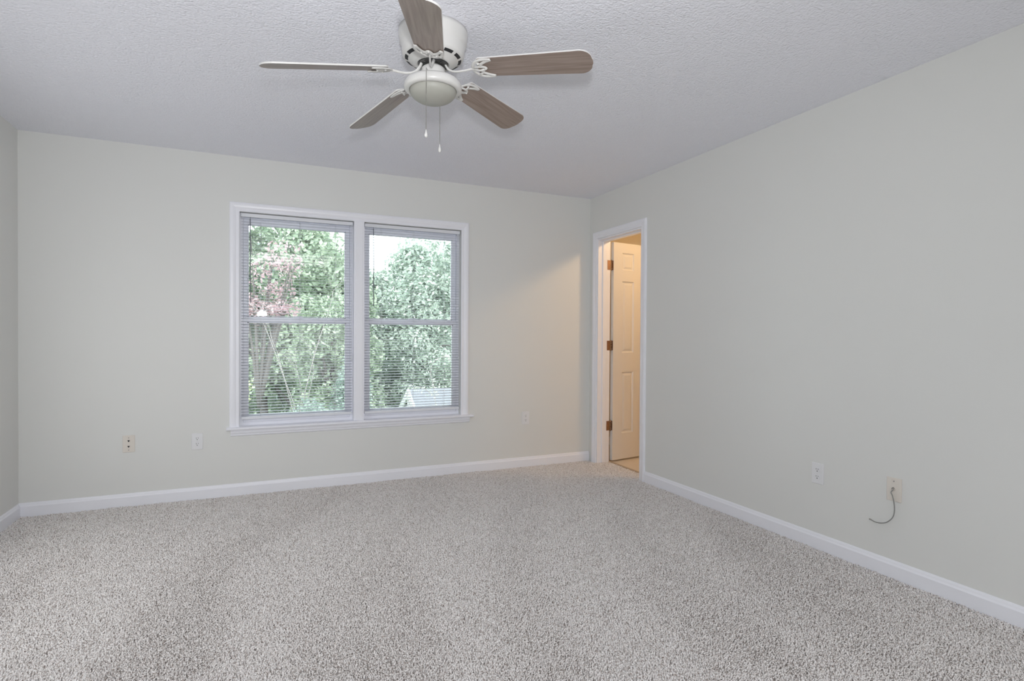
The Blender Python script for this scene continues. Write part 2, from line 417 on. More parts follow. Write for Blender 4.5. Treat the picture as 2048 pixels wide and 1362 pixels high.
window(2, *WO[1], 'right double-hung window in white vinyl, beside the doorway wall')

# mini blinds
def blind(x0, x1, ztop, zbot, wand_x, wand_z, cords, label, liftx):
    t = empty('mini_blind', ((x0+x1)/2, 0.026, ztop)); tag(t, label, 'blind', group='mini blinds in the double window')
    cx, cy = t.location.x, t.location.y
    def B(): return MB()
    def put(mb, name, m, par=None):
        mb.v = [(v[0]-cx, v[1]-cy, v[2]-ztop) for v in mb.v]; return mb.build(name, m, par or t)
    h = B(); h.box((x0, cy-0.0125, ztop-0.027), (x1, cy+0.0125, ztop), bev=0.0015)
    for s in (x0, x1-0.003): h.box((s, cy-0.014, ztop-0.0285), (s+0.003, cy+0.0135, ztop+0.0005))
    put(h, 'headrail', m_rail)
    # slats: slightly crowned, room-side edge lower
    sl = B(); z = ztop-0.040; tilt = math.radians(8.0); n = 0; w = 0.0125
    zend = zbot+0.016
    count = int((z-zend)/0.0213); pitch_ = (z-zend)/count
    for i in range(count+1):
        zz = z-i*pitch_
        pts = []
        for k in range(5):
            q = -1+k*0.5; yy = cy+q*w*math.cos(tilt); crown = 0.0016*(1-q*q)
            pts.append((yy, zz+q*w*math.sin(tilt)+crown))
        vs = [(x0+0.003, y, c) for y, c in pts]+[(x1-0.003, y, c) for y, c in pts]
        vs += [(x, y, c-0.00035) for x, y, c in vs]
        fs = [(k, k+1, k+6, k+5) for k in range(4)]+[(k+10, k+15, k+16, k+11) for k in range(4)]
        fs += [(0, 5, 15, 10), (4, 14, 19, 9), (0, 10, 11, 1), (1, 11, 12, 2), (2, 12, 13, 3), (3, 13, 14, 4), (5, 6, 16, 15), (6, 7, 17, 16), (7, 8, 18, 17), (8, 9, 19, 18)]
        sl.add(vs, fs, 0, True)
    put(sl, 'slats', m_slat)
    br = B(); br.box((x0+0.002, cy-0.0125, zbot-0.016), (x1-0.002, cy+0.0125, zbot+0.004), bev=0.003)
    bo = put(br, 'bottom_rail', m_rail)
    for c in cords:
        bt = B(); bt.lathe([(0.0001, zbot-0.018), (0.006, zbot-0.018), (0.006, zbot-0.0155), (0.0001, zbot-0.0155)], 10, c=(c, cy))
        put(bt, 'cord_button', m_slat, bo)
    for c in cords:
        lc = B()
        for dy in (-0.0135, 0.0135): lc.tube([(c, cy+dy, ztop-0.027), (c, cy+dy, zbot)], 0.00055, 5)
        lc.tube([(c+0.004, cy-0.0140, ztop-0.027), (c+0.004, cy-0.0140, zbot)], 0.0006, 5)
        put(lc, 'ladder_cord', m_cord)
    wd = B(); zt = ztop-0.027
    wd.tube([(wand_x, cy-0.006, zt+0.004), (wand_x, cy-0.020, zt-0.004), (wand_x, cy-0.020, zt-0.018)], 0.0013, 6)
    wd.tube([(wand_x, cy-0.021, zt-0.014), (wand_x+0.003, cy-0.024, wand_z)], 0.0030, 6)
    put(wd, 'tilt_wand', m_wand)
    lc = B()
    lc.tube([(liftx, cy-0.014, ztop-0.020), (liftx+0.0005, cy-0.0155, ztop-0.5), (liftx, cy-0.0145, ztop-1.05)], 0.0009, 5)
    lc.tube([(liftx+0.003, cy-0.014, ztop-0.020), (liftx+0.0035, cy-0.0155, ztop-0.5), (liftx, cy-0.0145, ztop-1.05)], 0.0009, 5)
    lc.lathe([(0.0001, ztop-1.045), (0.0035, ztop-1.05), (0.006, ztop-1.075), (0.0001, ztop-1.08)], 10, c=(liftx, cy-0.0155))
    put(lc, 'lift_cord', m_cord)
blind(-2.945, -2.158, 2.041, 0.556, -2.884, 1.392, (-2.815, -2.545, -2.287), 'white mini blind hanging in the left window, lowered with open slats', -2.1665)
blind(-2.066, -1.277, 2.041, 0.553, -2.000, 1.388, (-1.935, -1.675, -1.413), 'white mini blind hanging in the right window, nearer the doorway', -1.286)

# ------------------------------------------------------------------ doorway and bathroom
rf = lambda u, v, h: (-h, u, v)       # plane of the right wall, height off it towards the room
rb = lambda u, v, h: (DT+h, u, v)
mb = MB()
c2 = [(d*0.94+0.004, h*0.92) for d, h in CAS]
pth = [(DY0, 0.0-0.012), (DY0, DZ), (DY1, DZ), (DY1, -0.012)]
mb.sweep(pth, c2, rf)
tag(mb.build('trim_5', m_trim), 'white moulded casing around the doorway', 'trim', kind='structure')
mb = MB(); mb.sweep([(DY0, 0.0), (DY0, DZ), (DY1, DZ), (DY1, 0.0)], c2, rb)
tag(mb.build('trim_6', m_trim), 'white casing on the bathroom side of the doorway', 'trim', kind='structure')
mb = MB(); j = 0.010   # jamb boards with stop
for y0, y1 in ((DY0-0.001, DY0+j), (DY1-j, DY1+0.001)): mb.box((-0.001, y0, -0.012), (DT+0.001, y1, DZ+0.001))
mb.box((-0.001, DY0+j, DZ-j), (DT+0.001, DY1-j, DZ+0.001))
mb.box((0.045, DY1-j-0.011, -0.012), (0.080, DY1-j, DZ-j), bev=0.002); mb.box((0.045, DY0+j, -0.012), (0.080, DY0+j+0.011, DZ-j), bev=0.002)
mb.box((0.045, DY0+j, DZ-j-0.011), (0.080, DY1-j, DZ-j), bev=0.002)
tag(mb.build('trim_7', m_trim), 'white door jamb lining the doorway', 'trim', kind='structure')
mb = MB(); vs = []
for y in (DY0+j, DY1-j):
    for x, z in ((DT-0.004, -0.012), (DT-0.002, 0.002), (DT+0.008, 0.006), (DT+0.022, 0.003), (DT+0.028, -0.012)): vs.append((x, y, z))
mb.add(vs, [(i, (i+1) % 5, (i+1) % 5+5, i+5) for i in range(5)]+[(0, 1, 2, 3, 4), (9, 8, 7, 6, 5)])
tag(mb.build('trim_8', mat('threshold_strip', (0.42, 0.33, 0.24), 0.4)), 'tan threshold strip between carpet and bathroom floor', 'trim', kind='structure')

BX, BY0, BY1 = 2.1, -2.6, 0.55
m_bath = mat('bathroom_paint', (0.72, 0.66, 0.56), 0.55, spec=0.3)
mb = MB()
mb.box((BX, BY0, -0.1), (BX+0.1, BY1, H+0.1)); mb.box((DT, BY1, -0.1), (BX+0.1, BY1+0.1, H+0.1)); mb.box((DT, BY0-0.1, -0.1), (BX+0.1, BY0, H+0.1))
mb.box((DT-0.01, WT, -0.1), (DT, BY1, H+0.1))
tag(mb.build('wall_bathroom', m_bath), 'cream bathroom walls seen warm-lit through the doorway', 'wall', kind='structure')
mb = MB(); mb.box((DT, BY0, H), (BX, BY1, H+0.1)); tag(mb.build('ceiling_bathroom', m_bath), 'bathroom ceiling', 'ceiling', kind='structure')
mb = MB(); mb.box((DT, BY0, -0.1), (BX, BY1, -0.001)); tag(mb.build('floor_bathroom', m_tile), 'pale bathroom floor beyond the threshold', 'floor', kind='structure')
mb = MB(); mb.box((DT, BY1-0.012, 0), (BX, BY1, 0.083)); mb.box((BX-0.012, BY0, 0), (BX, BY1-0.012, 0.083))
tag(mb.build('baseboard_bathroom', m_trim), 'white baseboard in the bathroom', 'baseboard', kind='structure')

# six-panel door, swung open into the bathroom
DW = 0.625; DA = math.radians(9)
d = empty('door_1', (0.1585, -0.152, 0.012), DA); tag(d, 'white six-panel door standing open into the warm-lit bathroom', 'door', kind='structure')
T_ = 0.035
def door_leaf():
    mb = MB(); cols = [(0.112, 0.262), (DW-0.262, DW-0.112)]; rows = [(0.242, 0.815), (0.994, 1.662), (1.763, 1.926)]; Hd = 2.018
    xs = sorted({0.0, DW}|{c for a in cols for c in a}); zs = sorted({0.0, Hd}|{c for a in rows for c in a})
    holes = {(a, b) for a in cols for b in rows}
    for side in (0, 1):
        y = 0.0 if side == 0 else T_; s = 1 if side == 0 else -1
        for i in range(len(xs)-1):
            for k in range(len(zs)-1):
                c = ((xs[i], xs[i+1]), (zs[k], zs[k+1]))
                if c in holes:
                    (xa, xb), (za, zb) = c
                    rings = [(0, 0), (0.009, 0.010), (0.017, 0.011), (0.036, 0.003)]
                    vs = []
                    for ins, dep in rings:
                        vs += [(xa+ins, y+s*dep, za+ins), (xb-ins, y+s*dep, za+ins), (xb-ins, y+s*dep, zb-ins), (xa+ins, y+s*dep, zb-ins)]
                    fs = [(r*4+q, r*4+(q+1) % 4, (r+1)*4+(q+1) % 4, (r+1)*4+q) for r in range(3) for q in range(4)]+[(12, 13, 14, 15)]
                    mb.add(vs, fs)
                else:
                    mb.add([(xs[i], y, zs[k]), (xs[i+1], y, zs[k]), (xs[i+1], y, zs[k+1]), (xs[i], y, zs[k+1])], [(0, 1, 2, 3)])
    mb.add([(0, 0, 0), (0, T_, 0), (0, T_, Hd), (0, 0, Hd)], [(0, 1, 2, 3)]); mb.add([(DW, 0, 0), (DW, T_, 0), (DW, T_, Hd), (DW, 0, Hd)], [(3, 2, 1, 0)])
    mb.add([(0, 0, 0), (DW, 0, 0), (DW, T_, 0), (0, T_, 0)], [(0, 1, 2, 3)]); mb.add([(0, 0, Hd), (DW, 0, Hd), (DW, T_, Hd), (0, T_, Hd)], [(3, 2, 1, 0)])
    me_o = mb.build('door_leaf', m_door, d)
    bm = bmesh.new(); bm.from_mesh(me_o.data); bmesh.ops.remove_doubles(bm, verts=bm.verts, dist=1e-5); bmesh.ops.recalc_face_normals(bm, faces=bm.faces); bm.to_mesh(me_o.data); bm.free()
door_leaf()
kb = MB()
for s, y in ((-1, 0.0), (1, T_)):
    bm = bmesh.new(); bmesh.ops.create_uvsphere(bm, u_segments=20, v_segments=12, radius=0.027)
    bmesh.ops.translate(bm, vec=(DW-0.06, y+s*0.052, 0.93), verts=bm.verts); kb.bm(bm, 0, True)
    kb.tube([(DW-0.06, y, 0.93), (DW-0.06, y+s*0.045, 0.93)], 0.011, 12); kb.tube([(DW-0.06, y, 0.93), (DW-0.06, y+s*0.005, 0.93)], 0.031, 20)
kb.build('door_knob', mat('brass_knob', (0.55, 0.38, 0.18), 0.25, 1.0), d)
Minv = (Matrix.Translation((0.1585, -0.152, 0.012)) @ Matrix.Rotation(DA, 4, 'Z')).inverted()
for zc in (0.334, 1.075, 1.816):
    mb = MB(); hh = 0.044
    yj = DY1-j
    # leaf on the jamb, leaf on the door edge, barrel with knuckles
    mb.box((DT-0.030, yj-0.0025, zc-hh), (DT+0.004, yj-0.0002, zc+hh), bev=0.001)
    bx, by = DT+0.013, yj-0.004
    for k in range(5): mb.tube([(bx, by, zc-hh+k*0.0176+0.0005), (bx, by, zc-hh+(k+1)*0.0176-0.0005)], 0.0058, 12)
    mb.tube([(bx, by, zc-hh-0.005), (bx, by, zc+hh+0.005)], 0.0035, 10)
    mb.v = [tuple(Minv @ Vector(v)) for v in mb.v]
    mb.box((-0.0025, 0.002, zc-0.012-hh), (-0.0002, 0.032, zc-0.012+hh), bev=0.001)
    hg = mb.build('hinge', m_brass, d)
    for dz in (-0.03, 0.0, 0.03):
        s = MB(); s.tube([(-0.0024, 0.012+0.006*(dz == 0), zc-0.012+dz), (-0.0036, 0.012+0.006*(dz == 0), zc-0.012+dz)], 0.0035, 8); s.build('hinge_screw', m_screw, hg)

# ------------------------------------------------------------------ wall plates
def plate_base(name, loc, rz, m, label, cat, group=None, w=0.070, h=0.1145):
    t = empty(name, loc, rz); tag(t, label, cat, group)
    mb = MB(); mb.box((-w/2, -0.0055, -h/2), (w/2, 0.0, h/2), bev=0.0022); mb.build('cover_plate', m, t)
    return t
def screw(t, z, m=m_screw, r=0.0032):
    mb = MB(); mb.tube([(0, -0.0052, z), (0, -0.0068, z)], r, 12); mb.box((-r*0.8, -0.0071, z-0.0004), (r*0.8, -0.0066, z+0.0004)); mb.build('screw', m, t)
def outlet(loc, rz, label):
    t = plate_base('power_outlet', loc, rz, m_plate, label, 'outlet', 'duplex power outlets')
    for s in (1, -1):
        mb = MB(); zc = s*0.0195; n = 24; poly = []
        for i in range(n):
            a = 2*math.pi*i/n; x = 0.0172*math.cos(a); z = 0.0172*math.sin(a); z = max(-0.0140, min(0.0140, z)); poly.append((x, zc+z))
        mb.prism(poly, -0.0075, -0.004)
        r = mb.build('receptacle', m_plate, t)
        sl = MB(); sl.box((-0.0072, -0.0080, zc+0.0010), (-0.0050, -0.0070, zc+0.0085)); sl.build('blade_slot', m_dark, r); sl = MB(); sl.box((0.0050, -0.0080, zc+0.0020), (0.0072, -0.0070, zc+0.0080))
        sl.build('blade_slot', m_dark, r)
        sl = MB(); sl.tube([(0, -0.0070, zc-0.0065), (0, -0.0080, zc-0.0065)], 0.0028, 10); sl.build('ground_hole', m_dark, r)
    screw(t, 0.0, m_plate)
    return t
outlet((-3.220, 0, 0.405), 0, 'white power outlet left of the window, beside the cream jack plate')
outlet((-0.661, 0, 0.430), 0, 'white power outlet between the window and the doorway')
outlet((0, -2.374, 0.413), -math.pi/2, 'white power outlet on the right wall, beside the cable plate')
t = plate_base('phone_jack_plate', (-3.625, 0, 0.418), 0, m_cream, 'cream double phone jack plate on the wall left of the window', 'wall plate')
for s in (1, -1):
    zc = s*0.0190
    mb = MB(); mb.box((-0.010, -0.0075, zc-0.010), (0.010, -0.0045, zc+0.010), bev=0.001); jk = mb.build('jack', m_cream, t)
    mb = MB(); mb.prism([(-0.0068, zc+0.006), (0.0068, zc+0.006), (0.0045, zc-0.001), (0.0, zc-0.007), (-0.0045, zc-0.001)], -0.0081, -0.0070); mb.build('jack_opening', m_dark, jk)
screw(t, 0.041); screw(t, -0.041)
t = plate_base('cable_wall_plate', (0, -2.785, 0.428), -math.pi/2, m_cream, 'cream wall plate on the right wall with a grey cable hanging out', 'wall plate')
screw(t, 0.041); screw(t, -0.041, m_cream)
mb = MB(); mb.tube([(0, -0.004, 0.004), (0, -0.009, 0.004)], 0.0085, 16); mb.tube([(0, -0.009, 0.004), (0, -0.0105, 0.004)], 0.0065, 16); mb.build('bushing', m_cream, t)
mb = MB(); mb.tube([(-0.005, -0.0108, 0.003), (-0.004, -0.0112, 0.009), (0.001, -0.0112, 0.0115), (0.0045, -0.0112, 0.008), (0.003, -0.0112, 0.002)], 0.0011, 8); mb.build('connector_clip', m_dark, t)
def smooth(pts, n=6):
    P = [Vector(p) for p in pts]; out = []
    for i in range(len(P)-1):
        p0, p1, p2, p3 = P[max(i-1, 0)], P[i], P[i+1], P[min(i+2, len(P)-1)]
        for k in range(n):
            s = k/n; out.append(0.5*((2*p1)+(p2-p0)*s+(2*p0-5*p1+4*p2-p3)*s*s+(3*p1-p0-3*p2+p3)*s**3))
    return out+[P[-1]]
cp = [(-0.0095, -2.784, 0.428), (-0.016, -2.778, 0.414), (-0.020, -2.788, 0.400), (-0.021, -2.797, 0.362), (-0.021, -2.798, 0.324), (-0.021, -2.789, 0.294), (-0.021, -2.766, 0.267), (-0.022, -2.739, 0.253), (-0.023, -2.710, 0.249), (-0.025, -2.690, 0.254)]
ce = empty('coaxial_cable', cp[0]); tag(ce, 'short grey coaxial cable curling down from the cream wall plate', 'cable')
mb = MB(); mb.tube([Vector(p)-Vector(cp[0]) for p in smooth(cp)], 0.0026, 10); mb.build('cable_jacket', m_cable, ce)
mb = MB(); a, b = Vector(cp[-1])-Vector(cp[0]), (Vector(cp[-1])-Vector(cp[-2])).normalized(); mb.tube([a-b*0.001, a+b*0.010], 0.0036, 10); mb.tube([a+b*0.010, a+b*0.014], 0.0006, 6); mb.build('cable_connector', m_chain, ce)

# ------------------------------------------------------------------ ceiling fan
FX, FY, FZ = -2.151, -2.200, H
fan = empty('ceiling_fan', (FX, FY, FZ))
tag(fan, 'white five-blade hugger ceiling fan with brown blades and a frosted bowl light', 'ceiling fan')
Z = lambda z: z-FZ
mb = MB()
mb.lathe([(0.0, Z(2.4395)), (0.1445, Z(2.4395)), (0.1450, Z(2.425)), (0.1415, Z(2.405)), (0.1400, Z(2.392)), (0.1360, Z(2.386)), (0.1320, Z(2.378)),
          (0.1305, Z(2.352)), (0.1285, Z(2.340)), (0.1230, Z(2.331)), (0.1010, Z(2.320)), (0.0800, Z(2.309)), (0.0700, Z(2.303)), (0.0660, Z(2.304)), (0.0640, Z(2.312)), (0.0, Z(2.312))], 72)
mh = mb.build('motor_housing', m_fanw, fan)
for k in range(12):   # vent slots in the sloping lower face
    mb = MB(); a0 = math.radians(254+34+30*k-10.5); vs = []; n = 7; fs = []
    for i in range(n):
        a = a0+math.radians(21)*i/(n-1)
        for r, z in ((0.1050, 2.3220), (0.1175, 2.3283)): vs.append((r*math.cos(a), r*math.sin(a), Z(z)-0.0009))
    for i in range(n-1): fs.append((2*i, 2*i+1, 2*i+3, 2*i+2))
    m = len(vs); vs += [(x, y, z+0.003) for x, y, z in vs]; fs += [(a_+m, b_+m, c_+m, d_+m) for a_, b_, c_, d_ in fs]
    fs += [(2*i, 2*i+2, 2*i+2+m, 2*i+m) for i in range(n-1)]+[(2*i+1, 2*i+3, 2*i+3+m, 2*i+1+m) for i in range(n-1)]+[(0, 1, 1+m, m), (2*n-2, 2*n-1, 2*n-1+m, 2*n-2+m)]
    mb.add(vs, fs); mb.build('vent_slot', m_dark, mh)
mb = MB(); mb.lathe([(0.0, Z(2.311)), (0.062, Z(2.311)), (0.062, Z(2.302)), (0.050, Z(2.299)), (0.0, Z(2.299))], 32)
for k in range(10):
    a = k*math.pi/5; mb.tube([(0.055*math.cos(a), 0.055*math.sin(a), Z(2.301)), (0.055*math.cos(a), 0.055*math.sin(a), Z(2.294))], 0.0035, 8)
mb.build('flywheel', mat('flywheel_metal', (0.10, 0.10, 0.10), 0.4, 0.6), fan, label='dark metal flywheel')
mb = MB(); mb.lathe([(0.030, Z(2.300)), (0.044, Z(2.290)), (0.050, Z(2.284)), (0.050, Z(2.244)), (0.046, Z(2.236)), (0.0, Z(2.236))], 40)
for a in (150, 330):
    a = math.radians(a); mb.sphere((0.051*math.cos(a), 0.051*math.sin(a), Z(2.262)), 0.003, seg=8)
mb.build('switch_housing', m_fanw, fan)
mb = MB(); mb.lathe([(0.0, Z(2.237)), (0.095, Z(2.2365)), (0.110, Z(2.232)), (0.118, Z(2.222)), (0.1205, Z(2.210)), (0.1195, Z(2.199)), (0.1130, Z(2.1935)), (0.1010, Z(2.1915)), (0.0985, Z(2.1935)), (0.0985, Z(2.205))], 72)
mb.build('light_fitter', m_fanw, fan, label='white metal pan holding the glass bowl')
mb = MB(); prof = [(0.0975, Z(2.202)), (0.0975, Z(2.194))]
for i in range(1, 13):
    a = i/12*math.pi/2; prof.append((max(0.0002, 0.0970*math.cos(a)), Z(2.192-0.050*math.sin(a))))
mb.lathe(prof, 64); mb.build('glass_bowl', m_fang, fan, label='frosted glass bowl shade')

BZ, BE, TH0, W0, W1, TX, TY, CONE = 2.283, -0.254, -0.645, 0.0560, 0.0690, 0.073, 0.020, 0.098
def bp(k, r, s, n=0.0):
    """fan-local point on blade k: r along the blade, s across it (metres), n above it"""
    a = TH0+k*2*math.pi/5+(-0.005, -0.02, 0.02, 0.013, -0.017)[k]
    rd = Vector((math.cos(a), math.sin(a), 0)); t = Vector((-math.sin(a), math.cos(a), 0)); u = Vector((0, 0, 1))
    acr = t*math.cos(BE)+u*math.sin(BE); nrm = u*math.cos(BE)-t*math.sin(BE)
    v = rd*r-u*CONE*r+acr*s+nrm*n; v.z += TX*v.x+TY*v.y
    return v+Vector((0, 0, BZ-FZ))
RT = 0.670
for k in range(5):
    # blade outline with rounded tip corners and narrower rounded root
    def hw(r): return W0+(W1-W0)*(r-0.2)/0.46
    out = []
    out += [(0.196+0.018*(1-math.sin(i/5*math.pi/2)), -hw(0.21)+0.022*(1-math.cos(i/5*math.pi/2))) for i in range(5, -1, -1)][::1]
    cr_ = 0.048
    for i in range(9):
        a = i/8*math.pi/2; out.append((RT-cr_+cr_*math.sin(a)-0.004, -(hw(RT)-cr_)-cr_*math.cos(a)))
    for s_ in (-0.010, 0.010): out.append((RT, s_))
    for i in range(8, -1, -1):
        a = i/8*math.pi/2; out.append((RT-cr_+cr_*math.sin(a)-0.004, (hw(RT)-cr_)+cr_*math.cos(a)))
    out += [(0.196+0.018*(1-math.sin(i/5*math.pi/2)), hw(0.21)-0.022*(1-math.cos(i/5*math.pi/2))) for i in range(0, 6)]
    mb = MB(); n = len(out); t_ = 0.0062
    lo = [bp(k, r, s, 0.0) for r, s in out]; hi = [bp(k, r, s, t_) for r, s in out]
    mb.add(lo, [tuple(range(n))], 0); mb.add(hi, [tuple(range(n))], 1)
    mb.add(lo+hi, [(i, (i+1) % n, (i+1) % n+n, i+n) for i in range(n)], 1)
    b = mb.build('fan_blade', [m_wood, m_fanw], fan)
    at = b.data.attributes.new('grain', 'FLOAT_VECTOR', 'POINT')
    at.data.foreach_set('vector', [c for r, s in (out+out+out+out) for c in (r+k*3.1, s, 0)])
    # blade iron: curved arm and openwork crescent under the blade root
    br = MB()
    a = TH0+k*2*math.pi/5
    arm = [(0.052, 0.026), (0.058, 0.012), (0.074, -0.006), (0.100, -0.014), (0.135, -0.012), (0.165, -0.006), (0.180, -0.004)]
    br.tube(smooth([bp(k, r, 0.0, z) for r, z in arm], 4), [0.0075-0.002*min(1, i/16) for i in range(25)], 10, flat=0.7)
    o_ = -0.0045
    C1 = [(0.262, 0.050), (0.232, 0.053), (0.203, 0.046), (0.184, 0.026), (0.178, 0.0), (0.184, -0.026), (0.203, -0.046), (0.232, -0.053), (0.262, -0.050)]
    C2 = [(0.262, 0.050), (0.238, 0.040), (0.216, 0.026), (0.214, 0.014), (0.232, 0.0), (0.214, -0.014), (0.216, -0.026), (0.238, -0.040), (0.262, -0.050)]
    up_ = bp(k, 0.2, 0, 1)-bp(k, 0.2, 0, 0)
    for C in (C1, C2): br.tube(smooth([bp(k, r, s, o_) for r, s in C], 4), 0.0072, 8, flat=0.45, up=up_)
    for s in (1, -1):
        br.tube([bp(k, 0.180, s*0.006, o_), bp(k, 0.205, s*0.012, o_-0.001), bp(k, 0.224, s*0.006, o_)], 0.0055, 8, flat=0.6, up=up_)
        br.tube([bp(k, 0.196, s*0.038, o_), bp(k, 0.214, s*0.026, o_)], 0.0055, 8, flat=0.6, up=up_)
        br.tube([bp(k, 0.240, s*0.048, o_), bp(k, 0.246, s*0.040, o_)], 0.0065, 8, flat=0.5, up=up_)
    bo = br.build('blade_bracket', m_fanw, b)
    for r, s in ((0.232, 0.0), (0.205, 0.030), (0.205, -0.030)):
        sw = MB(); sw.sphere(bp(k, r, s, -0.0075), 0.0042, seg=8); sw.build('bracket_screw', m_fanw, bo)

def chain(x, y, z0, z1, z2, start, label):
    mb = MB(); z = z0
    while z > z1:
        mb.sphere((x-FX, y-FY, Z(z)), 0.0017, seg=6); z -= 0.0034
    mb.tube([Vector(start)-Vector((FX, FY, FZ)), ((start[0]+x)/2-FX, (start[1]+y)/2-FY, Z(z0)+0.006), (x-FX, y-FY, Z(z0)), (x-FX, y-FY, Z(z1))], 0.0009, 6)
    c = mb.build('pull_chain', m_chain, fan, label=label)
    f = MB(); hh = z1-z2
    f.lathe([(0.0002, Z(z1)), (0.0022, Z(z1)), (0.0028, Z(z1-hh*.25)), (0.0062, Z(z1-hh*.62)), (0.0068, Z(z1-hh*.8)), (0.0045, Z(z1-hh*.95)), (0.0002, Z(z2))], 16, c=(x-FX, y-FY))
    f.build('chain_fob', m_fanw, c)
chain(-2.2125, -2.3160, 2.2300, 1.985, 1.954, (-2.176, -2.243, 2.252), 'shorter pull chain in front of the bowl')
chain(-2.0880, -2.0890, 2.2260, 2.014, 1.978, (-2.126, -2.157, 2.252), 'pull chain hanging behind the bowl')

# ------------------------------------------------------------------ outside
GZ = -3.1
mb = MB(); mb.box((-30, 1.0, GZ-0.2), (40, 60, GZ)); tag(mb.build('ground', m_grass), 'lawn far below the window', 'ground', kind='structure')

def leaves(center, radii, count, size, seed, clumps=26):
    r = np.random.default_rng(seed); c = np.array(center); R = np.array(radii)
    cl = r.normal(size=(clumps, 3)); cl /= np.linalg.norm(cl, axis=1)[:, None]; cl *= (0.45+0.5*r.random((clumps, 1)))
    cr_ = 0.22+0.20*r.random(clumps)
    idx = r.integers(0, clumps, count)
    d = r.normal(size=(count, 3)); d /= np.linalg.norm(d, axis=1)[:, None]
    p = cl[idx]+d*(cr_[idx]*(0.55+0.5*r.random(count)**0.5))[:, None]
    P = c+p*R
    nrm = d+r.normal(size=(count, 3))*0.7; nrm /= np.linalg.norm(nrm, axis=1)[:, None]
    a = np.cross(nrm, r.normal(size=(count, 3))); a /= np.linalg.norm(a, axis=1)[:, None]; b = np.cross(nrm, a)
    s = size*(0.6+0.8*r.random(count))[:, None]
    V = np.stack([P-a*s, P+b*s*0.5+nrm*s*0.12, P+a*s, P-b*s*0.5+nrm*s*0.12], 1)
    return V.reshape(-1, 3)
def tree(name, label, cat, blobs, m, trunk, seed, size=0.06, extra=None, group='trees outside the window', tw=0.10):
    base = Vector((trunk[0], trunk[1], GZ)); t = empty(name, base); tag(t, label, cat, group)
    Vs = [leaves(c, R, n, size, seed+i) for i, (c, R, n) in enumerate(blobs)]
    V = np.concatenate(Vs)-np.array(base); nf = len(V)//4
    me = bpy.data.meshes.new('foliage'); me.from_pydata(V.tolist(), [], [(4*i, 4*i+1, 4*i+2, 4*i+3) for i in range(nf)])
    me.materials.append(m); o = bpy.data.objects.new('foliage', me); COL.objects.link(o); o.parent = t
    mb = MB(); rnd = random.Random(seed)
    top = Vector(blobs[0][0])-base
    mb.tube(smooth([(0, 0, 0), (0.1, 0.05, top.z*0.4), (top.x*0.6, top.y*0.6, top.z*0.75), tuple(top)], 4), [tw*(1-0.75*i/12) for i in range(13)], 8)
    for c, R, n in blobs:
        for q in range(5):
            e = Vector(c)-base+Vector((rnd.uniform(-1, 1)*R[0], rnd.uniform(-1, 1)*R[1], rnd.uniform(-.6, .9)*R[2]))*0.8
            st = Vector((top.x*0.4, top.y*0.4, top.z*0.6)); mb.tube(smooth([st, (st+e)/2+Vector((0, 0, 0.2)), e], 3), [0.035, 0.032, 0.03, 0.025, 0.02, 0.014, 0.008], 6)
    mb.build('trunk', m_bark, t)
    return t
tree('evergreen_tree', 'large dense green tree filling the left window, nearer than the woodland', 'tree', [((-2.9, 11.2, 2.3), (2.2, 1.4, 2.5), 19000), ((-1.3, 11.3, 1.2), (1.5, 1.2, 2.3), 10000), ((-2.3, 11.0, -1.0), (2.0, 1.3, 2.0), 12000)], L_green, (-2.8, 11.0), 11, 0.075)
tree('broadleaf_tree', 'tall pale green tree filling the upper part of the right window', 'tree', [((2.6, 13.6, 2.6), (2.1, 1.0, 2.2), 18000), ((0.9, 13.5, 1.9), (1.2, 0.9, 1.3), 6000), ((1.2, 13.4, 0.0), (2.0, 1.0, 2.0), 12000), ((2.0, 13.4, -1.2), (2.4, 1.0, 1.8), 11000)], L_pale, (1.8, 13.5), 31, 0.075)
tree('redbud_tree', 'small tree with dusky pink leaves in the left window', 'tree', [((-2.75, 7.0, 1.70), (0.75, 0.5, 0.45), 1300), ((-2.5, 7.1, 2.4), (0.6, 0.4, 0.5), 420)], L_pink, (-2.9, 7.0), 51, 0.038, tw=0.03)
tree('maple_tree', 'bright green tree seen at the right side of the left window', 'tree', [((-1.35, 8.6, 1.0), (0.9, 0.6, 1.2), 6500), ((-1.3, 8.6, -0.7), (0.9, 0.6, 1.2), 6000)], L_green, (-1.3, 8.6), 71, 0.055)
tree('cedar_tree', 'dark blue-green tree low at the left side of the right window', 'tree', [((-1.25, 6.7, -0.45), (0.5, 0.6, 1.05), 4200)], L_dark, (-0.8, 6.6), 91, 0.05, tw=0.05)
tree('woodland_tree', 'distant dark tree closing the view in the left window', 'tree', [((-4.0, 17, 1.5), (2.8, 2, 4.2), 12000), ((-1.6, 17, 1.5), (1.8, 1.5, 3.4), 9000), ((-1.2, 17, -1.5), (2.0, 2, 3.2), 9000)], L_dark, (-3, 17), 111, 0.12)
tree('poplar_tree', 'distant dark tree closing the view in the right window', 'tree', [((5.4, 18, 1.9), (2.2, 1.6, 3.9), 9000), ((4.2, 18, -1.4), (2.9, 1.6, 3.6), 12000)], L_dark, (4.6, 18), 131, 0.12)
tree('honeysuckle_bush', 'yellow-green leaf sprays at the lower left edge of the left window', 'bush', [((-3.12, 4.8, 0.30), (0.22, 0.22, 0.25), 120)], L_lime, (-3.2, 4.8), 151, 0.03, tw=0.012)
tree('lilac_bush', 'grey-green bush along the bottom of the left window', 'bush', [((-2.0, 5.2, -0.75), (0.8, 0.45, 0.95), 5200)], L_dark, (-2.0, 5.2), 171, 0.04, tw=0.02)

